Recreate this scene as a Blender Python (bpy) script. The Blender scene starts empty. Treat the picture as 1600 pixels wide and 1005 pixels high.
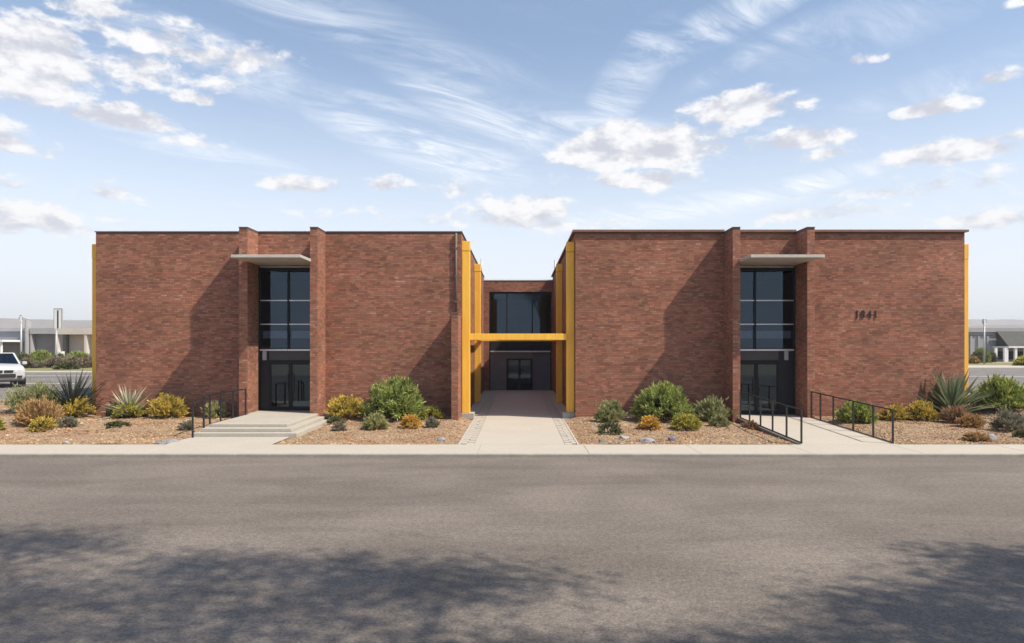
import bpy, bmesh, math, random
import numpy as np
from mathutils import Vector, Matrix, noise as mnoise, Euler

random.seed(7)
C = bpy.context.scene.collection
SC = bpy.context.scene
F, HOR, VPX, CAMH = 1050.0, 540.0, 810.0, 3.0     # focal length in photo pixels, horizon row, axis column, eye height
R = math.radians

# ------------------------------------------------------------------ camera
cam_d = bpy.data.cameras.new('camera'); cam = bpy.data.objects.new('camera', cam_d); C.objects.link(cam)
cam.location = (0, 0, CAMH); cam.rotation_euler = (R(90), 0, 0)
cam_d.sensor_width = 36; cam_d.lens = F / 1600 * 36
cam_d.shift_x = -(VPX - 800) / 1600; cam_d.shift_y = (HOR - 502.5) / 1600
cam_d.clip_start = .1; cam_d.clip_end = 20000
SC.camera = cam

# ------------------------------------------------------------------ sun, sky, exposure
SUN = Vector((-2.25, 1.0, -3.0)).normalized()      # direction the light travels
sun_d = bpy.data.lights.new('sun', 'SUN'); sun = bpy.data.objects.new('sun', sun_d); C.objects.link(sun)
sun_d.energy = 5.0; sun_d.angle = R(.8); sun_d.color = (1, .90, .74)
sun.rotation_euler = SUN.to_track_quat('-Z', 'Y').to_euler()
sun.location = (20, -20, 40)
SUN_EL = math.asin(-SUN.z); SUN_AZ = math.atan2(-SUN.x, -SUN.y)   # azimuth from +Y towards +X
SC.view_settings.view_transform = 'Standard'; SC.view_settings.look = 'None'
SC.view_settings.gamma = 1; SC.view_settings.use_curve_mapping = False
SC.view_settings.exposure = 0.40
SC.cycles.use_denoising = True
SC.cycles.max_bounces = 7; SC.cycles.diffuse_bounces = 3; SC.cycles.glossy_bounces = 3
SC.cycles.transparent_max_bounces = 10; SC.cycles.volume_bounces = 0
SC.cycles.caustics_reflective = False; SC.cycles.caustics_refractive = False

W = bpy.data.worlds.new('World'); SC.world = W; W.use_nodes = True
nt = W.node_tree; nt.nodes.clear()
class NB:
    """small helper that adds nodes to a tree"""
    def __init__(s, tree): s.t = tree; s.n = tree.nodes; s.l = tree.links
    def put(s, sock, v):
        if isinstance(v, bpy.types.NodeSocket): s.l.new(v, sock)
        elif v is not None: sock.default_value = v
    def m(s, op, a, b=None, c=None, clamp=False):
        n = s.n.new('ShaderNodeMath'); n.operation = op; n.use_clamp = clamp
        for i, v in enumerate((a, b, c)): s.put(n.inputs[i], v)
        return n.outputs[0]
    def vm(s, op, a, b=None, out=0):
        n = s.n.new('ShaderNodeVectorMath'); n.operation = op
        s.put(n.inputs[0], a); s.put(n.inputs[1], b); return n.outputs[out]
    def step(s, v, a, b, o0=0., o1=1.):
        n = s.n.new('ShaderNodeMapRange'); n.interpolation_type = 'SMOOTHSTEP'
        for k, x in zip(('Value', 'From Min', 'From Max', 'To Min', 'To Max'), (v, a, b, o0, o1)): s.put(n.inputs[k], x)
        return n.outputs[0]
    def noise(s, vec, scale, detail=4, rough=.5, dist=0.):
        n = s.n.new('ShaderNodeTexNoise'); s.put(n.inputs['Vector'], vec)
        n.inputs['Scale'].default_value = scale; n.inputs['Detail'].default_value = detail
        n.inputs['Roughness'].default_value = rough; n.inputs['Distortion'].default_value = dist
        return n.outputs['Fac']
    def mix(s, fac, a, b, blend='MIX'):
        n = s.n.new('ShaderNodeMix'); n.data_type = 'RGBA'; n.blend_type = blend
        s.put(n.inputs[0], fac); s.put(n.inputs[6], a); s.put(n.inputs[7], b); return n.outputs[2]
    def xyz(s, x, y, z):
        n = s.n.new('ShaderNodeCombineXYZ')
        for i, v in enumerate((x, y, z)): s.put(n.inputs[i], v)
        return n.outputs[0]
    def sep(s, v):
        n = s.n.new('ShaderNodeSeparateXYZ'); s.put(n.inputs[0], v); return n.outputs
b = NB(nt)
skyn = nt.nodes.new('ShaderNodeTexSky'); skyn.sky_type = 'NISHITA'; skyn.sun_disc = False
skyn.sun_elevation = SUN_EL; skyn.sun_rotation = SUN_AZ
skyn.air_density = 1.0; skyn.dust_density = 1.2; skyn.ozone_density = 2.2; skyn.altitude = 300
tc = nt.nodes.new('ShaderNodeTexCoord'); d = tc.outputs['Generated']
dx, dy, dz = b.sep(d)
az = b.m('ARCTAN2', dx, dy); el = b.m('ARCSINE', dz)
def ang(px, py):
    s, t = (px - VPX) / F, (HOR - py) / F
    return math.atan(s), math.atan(t / math.hypot(1, s))
# heaped clouds: centre column and row of each bank in the photograph, its half width and half height, its strength
CUM = [(55, 95, 118, 74, 1.6), (-40, 215, 120, 40, .8), (185, 188, 105, 24, 1.0), (290, 152, 26, 20, .7), (318, 160, 22, 14, .65), (310, 222, 40, 14, .5),
       (990, 238, 150, 52, 1.7), (1010, 285, 90, 26, .85), (1160, 174, 105, 34, 1.4), (1250, 222, 95, 22, 1.0), (1300, 240, 50, 16, .5),
       (1460, 172, 75, 18, 1.1), (1545, 125, 50, 18, .8), (1490, 240, 130, 28, 1.3), (1580, 215, 40, 14, .6), (1350, 95, 45, 10, .5),
       (1598, 2, 40, 14, .8), (320, 90, 130, 26, .62), (150, 15, 130, 30, .6), (60, 350, 120, 40, .7), (820, 335, 110, 46, .75), (605, 290, 34, 14, .55),
       (470, 292, 90, 14, .55), (1290, 335, 140, 22, .55), (1560, 345, 110, 22, .55), (170, 305, 90, 18, .4), (735, 300, 80, 20, .45), (30, 130, 130, 60, 1.0), (215, 60, 120, 40, .55), (250, 120, 110, 36, .45), (400, 95, 90, 18, .55), (880, 350, 90, 22, .6), (1400, 300, 160, 22, .45), (660, 345, 120, 18, .45), (20, 290, 60, 14, .4)]
cum = None
for (px, py, rw, rh, st) in CUM:
    a0, e0 = ang(px, py); ca = math.cos(a0)
    ra, re = rw / F * ca * ca, rh / F * ca
    u = b.m('MULTIPLY', b.m('SUBTRACT', az, a0), 1 / ra)
    v0 = b.m('SUBTRACT', el, e0)
    v = b.m('MAXIMUM', b.m('MULTIPLY', v0, 1 / re), b.m('MULTIPLY', v0, -1.7 / re))
    q = b.m('SQRT', b.m('ADD', b.m('MULTIPLY', u, u), b.m('MULTIPLY', v, v)))
    q = b.m('MULTIPLY_ADD', q, -st, st)
    cum = q if cum is None else b.m('MAXIMUM', cum, q)
cv = b.vm('MULTIPLY', d, (1, 1, 1.9))
n1 = b.noise(cv, 19, 10, .60, .15)
cv2 = b.vm('ADD', cv, (.012, -.006, .030))
n2 = b.noise(cv2, 19, 10, .60, .15)
field = b.noise(b.vm('ADD', cv, (3.1, 1.7, .4)), 3.2, 3, .5)     # fields of small cloud over the whole sky
field = b.step(field, .52, .72, -.8, .12)
cum = b.m('MAXIMUM', cum, field)
dens = b.step(b.m('MULTIPLY_ADD', b.m('SUBTRACT', n1, .5), 2.7, cum), -.02, .50)
shade = b.step(b.m('SUBTRACT', n1, n2), -.15, .13)
# thin high cloud: streaks; centre, half length, half width, tilt in degrees, strength
CIR = [(640, 215, 210, 48, -17, 1.0), (740, 165, 200, 40, -22, .8), (985, 120, 110, 46, 48, 1.0), (1130, 35, 220, 34, 17, .9), (1250, 290, 170, 18, 9, .8),
       (330, 90, 190, 46, -12, .8), (470, 20, 180, 34, -10, .7), (870, 190, 220, 30, -8, .6), (1180, 85, 130, 20, 20, .6), (600, 60, 280, 50, -14, .45), (1350, 40, 240, 50, 6, .4), (1480, 130, 200, 30, 8, .4), (300, 230, 200, 24, -8, .5), (1050, 330, 260, 24, 5, .5)]
cir = None
for (px, py, rw, rh, tilt, st) in CIR:
    a0, e0 = ang(px, py); ca = math.cos(a0); t = R(tilt)
    ra, re = rw / F * ca, rh / F * ca
    ua, ue = b.m('SUBTRACT', az, a0), b.m('SUBTRACT', el, e0)
    u = b.m('MULTIPLY_ADD', ua, math.cos(t) / ra, b.m('MULTIPLY', ue, math.sin(t) / ra))
    v = b.m('MULTIPLY_ADD', ua, -math.sin(t) / re, b.m('MULTIPLY', ue, math.cos(t) / re))
    q = b.m('MULTIPLY_ADD', b.m('ADD', b.m('MULTIPLY', u, u), b.m('MULTIPLY', v, v)), -st, st)
    cir = q if cir is None else b.m('MAXIMUM', cir, q)
cir = b.m('MAXIMUM', cir, 0.)
pl = b.m('ADD', b.m('ABSOLUTE', dz), .16)
pv = b.xyz(b.m('DIVIDE', dx, pl), b.m('DIVIDE', dy, pl), 0.)
rot = nt.nodes.new('ShaderNodeVectorRotate'); rot.rotation_type = 'Z_AXIS'; rot.inputs['Angle'].default_value = R(-28)
nt.links.new(pv, rot.inputs['Vector'])
wn = b.noise(b.vm('MULTIPLY', rot.outputs[0], (1.1, 3.4, 1)), 2.3, 10, .70, 1.1)
gm = b.noise(b.vm('ADD', rot.outputs[0], (5, 2, 0)), .55, 2, .5)
cirr = b.m('ADD', b.m('MULTIPLY', cir, b.step(wn, .34, .72, 0., .92)), b.m('MULTIPLY', b.step(wn, .5, .78, 0., .30), b.step(gm, .42, .66)))
veil = b.step(el, .0, .44, .97, 0.10)
thin = b.m('ADD', veil, b.m('MULTIPLY', cirr, .85), clamp=True)
base = b.mix(1., skyn.outputs[0], (.89, 1.02, 1.06, 1), 'MULTIPLY')
c1 = b.mix(thin, base, (6.2, 6.5, 7.0, 1))
ccol = b.mix(shade, (3.9, 4.0, 4.5, 1), (6.5, 6.4, 6.4, 1))
c2 = b.mix(b.m('MULTIPLY', dens, .93), c1, ccol)
bg = nt.nodes.new('ShaderNodeBackground'); bg.inputs['Strength'].default_value = .125
nt.links.new(c2, bg.inputs['Color'])
wo = nt.nodes.new('ShaderNodeOutputWorld'); nt.links.new(bg.outputs[0], wo.inputs['Surface'])
W.cycles.sampling_method = 'MANUAL'; W.cycles.sample_map_resolution = 512

# ------------------------------------------------------------------ helpers
def px(x, y, D): return Vector(((x - VPX) * D / F, D, CAMH + (HOR - y) * D / F))
def sst(t):
    t = min(1, max(0, t)); return t * t * (3 - 2 * t)
def tag(o, label=None, cat=None, group=None, kind=None):
    if label: o['label'] = label
    if cat: o['category'] = cat
    if group: o['group'] = group
    if kind: o['kind'] = kind
    return o
def thing(name, label, cat, loc=(0, 0, 0), group=None, rz=0):
    o = bpy.data.objects.new(name, None); C.objects.link(o); o.empty_display_size = .2
    o.location = loc; o.rotation_euler = (0, 0, rz)
    o['wl'] = list(loc)
    return tag(o, label, cat, group)
def wl(o): return Vector(o.get('wl', (0, 0, 0)))
def link(name, me, parent=None, loc=(0, 0, 0)):
    o = bpy.data.objects.new(name, me); C.objects.link(o); o.location = loc
    if parent: o.parent = parent
    return o
def np_mesh(name, V, Q, cols=None, mats=(), smooth=False):
    """mesh from arrays: V (n,3), Q (m,3 or 4), one colour per face"""
    V = np.asarray(V, np.float32); Q = np.asarray(Q, np.int32); k = Q.shape[1]
    me = bpy.data.meshes.new(name)
    me.vertices.add(len(V)); me.vertices.foreach_set('co', V.ravel())
    me.loops.add(Q.size); me.loops.foreach_set('vertex_index', Q.ravel())
    me.polygons.add(len(Q)); me.polygons.foreach_set('loop_start', np.arange(0, Q.size, k, dtype=np.int32))
    if cols is not None:
        ca = me.attributes.new('Col', 'FLOAT_COLOR', 'FACE')
        c4 = np.ones((len(Q), 4), np.float32); c4[:, :3] = cols; ca.data.foreach_set('color', c4.ravel())
    me.polygons.foreach_set('use_smooth', np.full(len(Q), bool(smooth)))
    me.update(calc_edges=True)
    for m in mats: me.materials.append(m)
    return me
class MB:
    """collects boxes, prisms and tubes (world coordinates) and links them as ONE mesh object"""
    def __init__(s): s.bm = bmesh.new()
    def box(s, x0, x1, y0, y1, z0, z1):
        vs = [s.bm.verts.new(p) for p in ((x0,y0,z0),(x1,y0,z0),(x1,y1,z0),(x0,y1,z0),(x0,y0,z1),(x1,y0,z1),(x1,y1,z1),(x0,y1,z1))]
        for f in ((0,3,2,1),(4,5,6,7),(0,1,5,4),(1,2,6,5),(2,3,7,6),(3,0,4,7)): s.bm.faces.new([vs[i] for i in f])
        return s
    def prism(s, pts, vec):
        a = [s.bm.verts.new(p) for p in pts]; v = Vector(vec)
        c = [s.bm.verts.new(Vector(p) + v) for p in pts]; n = len(a)
        s.bm.faces.new(a[::-1]); s.bm.faces.new(c)
        for i in range(n): s.bm.faces.new((a[i], a[(i+1) % n], c[(i+1) % n], c[i]))
        return s
    def sheet(s, x0, x1, y0, y1, z):
        s.bm.faces.new([s.bm.verts.new(p) for p in ((x0,y0,z),(x1,y0,z),(x1,y1,z),(x0,y1,z))]); return s
    def tube(s, pts, rad, n=8):
        rings = []
        for i, p in enumerate(pts):
            p = Vector(p); r = rad[i] if isinstance(rad, (list, tuple)) else rad
            t = (Vector(pts[min(i+1, len(pts)-1)]) - Vector(pts[max(i-1, 0)])).normalized()
            a = t.orthogonal().normalized() if abs(t.z) > .9 else t.cross(Vector((0,0,1))).normalized()
            c = t.cross(a)
            rings.append([s.bm.verts.new(p + a * r * math.cos(k*2*math.pi/n) + c * r * math.sin(k*2*math.pi/n)) for k in range(n)])
        for i in range(len(rings)-1):
            for k in range(n): s.bm.faces.new((rings[i][k], rings[i][(k+1)%n], rings[i+1][(k+1)%n], rings[i+1][k]))
        s.bm.faces.new(rings[0][::-1]); s.bm.faces.new(rings[-1]); return s
    def bar(s, p, q, w, h):
        """square bar from p to q, w wide and h deep"""
        p, q = Vector(p), Vector(q); t = (q-p).normalized()
        a = t.cross(Vector((0,0,1))); a = Vector((1,0,0)) if a.length < 1e-3 else a.normalized(); c = a.cross(t)
        a *= w/2; c *= h/2
        return s.prism([p-a-c, p+a-c, p+a+c, p-a+c], q-p)
    def build(s, name, mat, parent=None, bevel=0, smooth=False, kind=None):
        if bevel: bmesh.ops.bevel(s.bm, geom=s.bm.edges[:], offset=bevel, segments=1, affect='EDGES', clamp_overlap=True)
        bmesh.ops.recalc_face_normals(s.bm, faces=s.bm.faces[:])
        off = Vector()
        p = parent
        while p is not None: off += wl(p); p = p.parent
        if off.length: bmesh.ops.translate(s.bm, vec=-off, verts=s.bm.verts[:])
        me = bpy.data.meshes.new(name); s.bm.to_mesh(me); s.bm.free()
        if smooth: me.polygons.foreach_set('use_smooth', np.ones(len(me.polygons), bool))
        for m in (mat if isinstance(mat, (list, tuple)) else [mat]): me.materials.append(m)
        o = link(name, me, parent)
        if kind: o['kind'] = kind
        return o
def BX(name, mat, parent, x0, x1, y0, y1, z0, z1, bevel=0): return MB().box(x0,x1,y0,y1,z0,z1).build(name, mat, parent, bevel)
def np_local(V, parent):
    off = Vector(); p = parent
    while p is not None: off += wl(p); p = p.parent
    return np.asarray(V) - np.array(off)

# ------------------------------------------------------------------ materials
def pm(name, col, rough=.8, var=.15, scale=3., detail=5, stretch=(1,1,1), bump=0., bscale=60., metal=0., spec=.5, attr=False, var2=0., scale2=.4, tint=None):
    """principled material: colour (or the face colour) varied by noise at two scales, with fine relief"""
    m = bpy.data.materials.new(name); m.use_nodes = True; t = m.node_tree; g = NB(t)
    p = t.nodes['Principled BSDF']; p.inputs['Roughness'].default_value = rough; p.inputs['Metallic'].default_value = metal
    p.inputs['Specular IOR Level'].default_value = spec
    geo = t.nodes.new('ShaderNodeNewGeometry').outputs['Position']
    vec = g.vm('MULTIPLY', geo, stretch)
    base = (*col, 1)
    if attr:
        a = t.nodes.new('ShaderNodeAttribute'); a.attribute_name = 'Col'; base = a.outputs['Color']
    if var:
        k = g.step(g.noise(vec, scale, detail, .6), .25, .75, 1-var, 1+var); base = g.mix(1., base, k, 'MULTIPLY')
    if var2:
        k = g.step(g.noise(vec, scale2, 3, .55), .3, .7, 0., 1.)
        base = g.mix(g.m('MULTIPLY', k, var2), base, (*(tint or [c*.5 for c in col]), 1))
    g.put(p.inputs['Base Color'], base)
    if bump:
        bn = t.nodes.new('ShaderNodeBump'); bn.inputs['Strength'].default_value = bump; bn.inputs['Distance'].default_value = .02
        t.links.new(g.noise(geo, bscale, 4, .6), bn.inputs['Height']); t.links.new(bn.outputs[0], p.inputs['Normal'])
    return m
def leafmat(name, trans=.25):
    m = bpy.data.materials.new(name); m.use_nodes = True; t = m.node_tree; g = NB(t)
    p = t.nodes['Principled BSDF']; p.inputs['Roughness'].default_value = .6; p.inputs['Specular IOR Level'].default_value = .25
    a = t.nodes.new('ShaderNodeAttribute'); a.attribute_name = 'Col'
    t.links.new(a.outputs['Color'], p.inputs['Base Color'])
    tr = t.nodes.new('ShaderNodeBsdfTranslucent'); t.links.new(a.outputs['Color'], tr.inputs['Color'])
    mx = t.nodes.new('ShaderNodeMixShader'); mx.inputs[0].default_value = trans
    t.links.new(p.outputs[0], mx.inputs[1]); t.links.new(tr.outputs[0], mx.inputs[2])
    t.links.new(mx.outputs[0], t.nodes['Material Output'].inputs['Surface'])
    return m
def glassmat(name, tint, refl=1.0):
    m = bpy.data.materials.new(name); m.use_nodes = True; t = m.node_tree; g = NB(t); t.nodes.remove(t.nodes['Principled BSDF'])
    tr = t.nodes.new('ShaderNodeBsdfTransparent'); tr.inputs[0].default_value = (*tint, 1)
    gl = t.nodes.new('ShaderNodeBsdfGlossy'); gl.inputs['Roughness'].default_value = .015; gl.inputs['Color'].default_value = (.62, .80, 1, 1)
    fr = t.nodes.new('ShaderNodeFresnel'); fr.inputs['IOR'].default_value = 1.52
    mx = t.nodes.new('ShaderNodeMixShader'); g.put(mx.inputs[0], g.m('MULTIPLY', fr.outputs[0], refl, clamp=True))
    t.links.new(tr.outputs[0], mx.inputs[1]); t.links.new(gl.outputs[0], mx.inputs[2])
    t.links.new(mx.outputs[0], t.nodes['Material Output'].inputs['Surface'])
    return m
M = {}
M['mortar'] = pm('mortar', (.135, .08, .058), .95, .2, 12, bump=.3)
M['brick'] = pm('brick', (.4, .17, .12), .88, .16, 30, attr=True, bump=.35, bscale=90)
M['cap_brown'] = pm('cap_brown', (.20, .105, .08), .7, .15, 4)
M['cap_dark'] = pm('cap_dark', (.14, .10, .085), .7, .15, 4)
M['roofing'] = pm('roofing', (.42, .40, .38), .9, .15, 2)
M['yellow'] = pm('yellow_steel', (.90, .50, .06), .48, .07, 2.5, spec=.4, bump=.05, bscale=7, stretch=(6,6,.6), var2=.35, scale2=1.4, tint=(.66,.36,.06))
M['canopy'] = pm('canopy_metal', (.47, .44, .40), .55, .08, 3)
M['alu'] = pm('aluminium', (.55, .56, .57), .4, .05, 4, metal=.6)
M['frame'] = pm('dark_frame', (.012, .013, .016), .5, .1, 4, spec=.2)
M['panel'] = pm('grey_panel', (.075, .073, .073), .6, .08, 3, spec=.2)
M['panel_dark'] = pm('dark_panel', (.018, .021, .028), .5, .08, 3, spec=.2)
M['inside'] = pm('interior_paint', (.22, .22, .225), .9, .05, 2)
M['inside_dark'] = pm('interior_dark', (.07, .07, .075), .9, .1, 2)
M['blind'] = pm('blind_fabric', (.8, .8, .8), .9, .05, 4)
M['glass'] = glassmat('tinted_glass', (.60, .64, .70), .95)
M['glass_door'] = glassmat('door_glass', (.34, .35, .36), 2.0)
M['concrete'] = pm('concrete', (.43, .39, .335), .9, .07, 14, bump=.12, bscale=70, var2=.22, scale2=.9, tint=(.36,.32,.27))
M['concrete_walk'] = pm('concrete_walk', (.44, .395, .34), .9, .07, 12, bump=.12, bscale=70, var2=.3, scale2=.7, tint=(.37,.33,.28))
M['concrete_step'] = pm('concrete_step', (.41, .375, .325), .9, .09, 10, bump=.15, bscale=60, var2=.3, scale2=1.2, tint=(.29,.265,.225))
M['kerb'] = pm('kerb_concrete', (.30, .275, .24), .9, .12, 8, bump=.15, bscale=50, var2=.4, scale2=1.5, tint=(.17,.155,.135))
M['plinth'] = pm('plinth_concrete', (.36, .34, .32), .9, .1, 8)
M['joint'] = pm('joint_dirt', (.15, .13, .11), .95, .2, 8)
M['black'] = pm('black_steel', (.016, .016, .018), .45, .1, 6)
M['bronze'] = pm('dark_bronze', (.016, .014, .011), .5, .1, 6)
M['gravel'] = pm('gravel_soil', (.31, .215, .135), .95, .3, 9, detail=8, bump=.6, bscale=30, var2=.55, scale2=.8, tint=(.27,.175,.125))
M['pebble'] = pm('pebbles', (.4, .3, .2), .9, .12, 20, attr=True)
M['rock'] = pm('rock', (.4, .4, .4), .9, .2, 9, attr=True, bump=.4, bscale=25)
M['soil'] = pm('dry_soil', (.30, .24, .17), .95, .2, .8, bump=.2, bscale=4)
M['grassland'] = pm('dry_grass', (.20, .18, .075), .95, .3, 1.2, bump=.3, bscale=15)
M['hill'] = pm('hill_rock', (.16, .125, .105), .95, .25, .01, detail=8)
M['bark'] = pm('bark', (.16, .11, .075), .9, .25, 10, bump=.5)
M['stem'] = pm('woody_stem', (.15, .105, .065), .9, .2, 10)
M['leaf'] = leafmat('foliage', .25)
M['paintw'] = pm('white_road_paint', (.70, .69, .66), .8, .15, 5)
M['white'] = pm('white_paint', (.74, .74, .73), .6, .05, 3)
M['grey_paint'] = pm('grey_paint', (.33, .33, .34), .7, .06, 1)
M['cream'] = pm('cream_stucco', (.52, .475, .42), .85, .06, 1)
M['bluegrey'] = pm('bluegrey_stucco', (.20, .21, .24), .8, .08, 1)
M['mid_stucco'] = pm('mid_grey_stucco', (.20, .20, .205), .85, .08, 1)
M['panel_link'] = pm('link_panel', (.15,.15,.155), .6, .08, 2, spec=.3)
M['panel_blue'] = pm('blue_grey_panel', (.11,.122,.15), .6, .08, 2, spec=.2)
M['galv'] = pm('galvanised_steel', (.42, .43, .44), .5, .08, 5, metal=.3)

# asphalt: aggregate speckle, long worn bands, tyre polish
def asphalt(name, col):
    m = bpy.data.materials.new(name); m.use_nodes = True; t = m.node_tree; g = NB(t); p = t.nodes['Principled BSDF']
    geo = t.nodes.new('ShaderNodeNewGeometry').outputs['Position']
    sp = g.step(g.noise(geo, 30, 4, .8), .30, .70, .62, 1.38)
    sp2 = g.step(g.noise(geo, 11, 5, .75), .3, .7, .78, 1.22)
    vo = t.nodes.new('ShaderNodeTexVoronoi'); vo.inputs['Scale'].default_value = 26; g.put(vo.inputs['Vector'], geo)
    fleck = g.step(vo.outputs['Distance'], .05, .22, .9, 0.)
    band = g.step(g.noise(g.vm('MULTIPLY', geo, (.16, .60, 1)), 1.0, 6, .65, .8), .3, .7, .84, 1.14)
    pat = g.step(g.noise(geo, .35, 4, .6, .5), .3, .7, .88, 1.10)
    c = g.mix(1., (*col, 1), sp, 'MULTIPLY')
    for k in (sp2, band, pat): c = g.mix(1., c, k, 'MULTIPLY')
    rare = g.step(g.noise(geo, 23, 1, .5), .62, .70)
    c = g.mix(g.m('MULTIPLY', fleck, g.m('MULTIPLY', rare, .6)), c, (.42, .37, .32, 1))
    g.put(p.inputs['Base Color'], c); p.inputs['Roughness'].default_value = .88; p.inputs['Specular IOR Level'].default_value = .35
    bn = t.nodes.new('ShaderNodeBump'); bn.inputs['Strength'].default_value = .5; bn.inputs['Distance'].default_value = .012
    t.links.new(g.noise(geo, 48, 3, .7), bn.inputs['Height']); t.links.new(bn.outputs[0], p.inputs['Normal'])
    return m
M['asphalt'] = asphalt('asphalt', (.160, .136, .119))
M['asphalt_back'] = asphalt('asphalt_back', (.17, .155, .145))

# ------------------------------------------------------------------ ground, road, pavement
def rise(x, D):
    return .9 * sst((D - 21) / 12) * sst((abs(x) - 16.4) / 2.2)
def grid(name, xs, ys, zf, mat, parent=None, kind=None, smooth=True):
    X, Y = np.meshgrid(xs, ys); Z = np.array([[zf(x, y) for x in xs] for y in ys])
    V = np.stack([X.ravel(), Y.ravel(), Z.ravel()], 1); n = len(xs)
    i = np.arange((len(ys)-1)*n).reshape(len(ys)-1, n)[:, :-1].ravel()
    o = link(name, np_mesh(name, V, np.stack([i, i+1, i+n+1, i+n], 1), None, [mat], smooth), parent)
    if kind: o['kind'] = kind
    return o
xs = sorted({*[-s*v for s in (-1,1) for v in (0,14,16,16.5,17,17.5,18,18.5,19,20,22,26,32,45,70,120,250,600,1500,4000)]})
ys = [-400,-100,-30,0,18,19,20,21,22,23,24,25,26,27,28,29,30,31,32,33,34,36,40,50,60,75,100,160,400,1000,2000,3500]
grid('ground', xs, ys, lambda x, y: -.06 + rise(x, y) * 1.0, M['soil'], kind='structure')
tag(MB().sheet(-220, 220, -14, 18.0, 0).build('road', M['asphalt']), kind='structure')
kerbo = MB().prism([(-60, 18.0, -.05), (-60, 18.0, .072), (-60, 18.022, .095), (-60, 18.05, .097), (-60, 18.05, -.05)], (120, 0, 0)).build('kerb', M['kerb']); tag(kerbo, kind='structure')
SWT = .10
sw = MB().box(-60, 60, 18.055, 19.7, -.06, SWT - .022).build('sidewalk', M['joint']); sw['kind'] = 'structure'
for i in range(-8, 9):
    BX('slab', M['concrete'], sw, i*3 - 1.1 + .003, i*3 + 1.9 - .003, 18.058, 19.7, SWT - .05, SWT + random.uniform(-.003, .003), .006)
# walkway between the wings
wk = MB().box(-2.24, 2.24, 26.55, 44, -.06, .070).box(-1.75, 1.75, 19.705, 26.55, -.06, .070).build('walkway', M['joint']); wk['kind'] = 'structure'
y = 19.71; k = 0
while y < 43.9:
    y1 = min(y + 1.62, 43.95)
    BX('slab', M['concrete_walk'], wk, -1.30, 1.36, y, y1 - .006, .06, .10 + random.uniform(-.002, .002), .005); y = y1
for s, (xa, xb) in ((-1, (-1.70, -1.31)), (1, (1.37, 1.72))):      # paver strips with open slots along the walk
    y = 19.75
    while y < 43.5:
        L = .46 + random.uniform(-.03, .03); mid = (xa + xb)/2 + random.uniform(-.03, .03)
        g2 = random.uniform(.10, .17) * (1 if s < 0 else .9)
        BX('paver', M['concrete_walk'], wk, *((xa, mid - .002) if s > 0 else (mid + .002, xb)), y, y + L - g2, .06, .098 + random.uniform(-.003, .003), .004)
        BX('paver', M['concrete_walk'], wk, *((mid + .002, xb) if s > 0 else (xa, mid - .002)), y + .2, y + .2 + L - g2*.7, .06, .098 + random.uniform(-.003, .003), .004)
        y += L + .02
for s in (-1, 1):
    a, c = (-1.78, -1.705) if s < 0 else (1.725, 1.79)
    BX('edging', M['concrete'], wk, a, c, 19.71, 26.4, .0, .106, .004)
    y = 26.6
    while y < 43.8:
        BX('slab', M['concrete_walk'], wk, *((-2.235, -1.715) if s < 0 else (1.735, 2.235)), y, min(y + 1.18, 43.95), .06, .098, .005); y += 1.2
# path to the steps
pa = MB().box(-10.35, -7.28, 19.705, 21.3, -.05, .075).build('path', M['joint']); pa['kind'] = 'structure'
BX('slab', M['concrete'], pa, -10.35, -7.28, 19.71, 20.5, .05, .101, .005); BX('slab', M['concrete'], pa, -10.35, -7.28, 20.51, 21.3, .05, .10, .005)
# ramp on the right
rp = MB().prism([(8.30, 19.705, -.05), (8.30, 19.705, .07), (8.30, 25.45, .24), (8.30, 26.5, .24), (8.30, 26.5, -.05)], (2.80, 0, 0)).build('ramp', M['joint']); rp['kind'] = 'structure'
NR = 5
for i in range(NR):
    y0 = 19.71 + i*(25.45-19.71)/NR; y1 = 19.71 + (i+1)*(25.45-19.71)/NR - .016
    zf = lambda yy: .10 + (yy-19.71)/(25.45-19.71)*.17
    MB().prism([(8.30, y0, zf(y0)-.03), (8.30, y0, zf(y0)), (8.30, y1, zf(y1)), (8.30, y1, zf(y1)-.03)], (2.80, 0, 0)).build('slab', M['concrete_walk'], rp, .004)
BX('slab', M['concrete_walk'], rp, 8.40, 10.92, 25.452, 26.52, .2, .272, .004)

# gravel beds
BEDS = [(-36, -10.36), (-7.27, -1.785), (1.795, 8.29), (11.11, 36)]
def bedz(x, D):
    e = 1.
    for (a, c) in BEDS:
        if a <= x <= c: e = sst(min(x - a if a > -30 else 9, c - x if c < 30 else 9) / .7)
    z = .055 + .035*e + .12*e*sst((D - 20.0)/5.5) + rise(x, D)
    z += e * (.035*mnoise.noise((x*.55, D*.7, 0)) + .015*mnoise.noise((x*2.1, D*2.3, 3)))
    return z
rngp = np.random.default_rng(5)
bed_o = []
for (a, c) in BEDS:
    x0, x1 = max(a, -30), min(c, 30)
    xs = np.linspace(x0, x1, max(8, int((x1-x0)/.22))); 
    dmax = 26.5
    if a < -30: xs = np.linspace(-30, c, 90)
    if c > 30: xs = np.linspace(a, 30, 90)
    def zf(x, y): return bedz(min(max(x, a+1e-4), c-1e-4), y)
    o = grid('gravel_bed', list(xs), list(np.linspace(19.71, 28.0, 38)), zf, M['gravel'], kind='structure'); bed_o.append((o, x0, x1))
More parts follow.
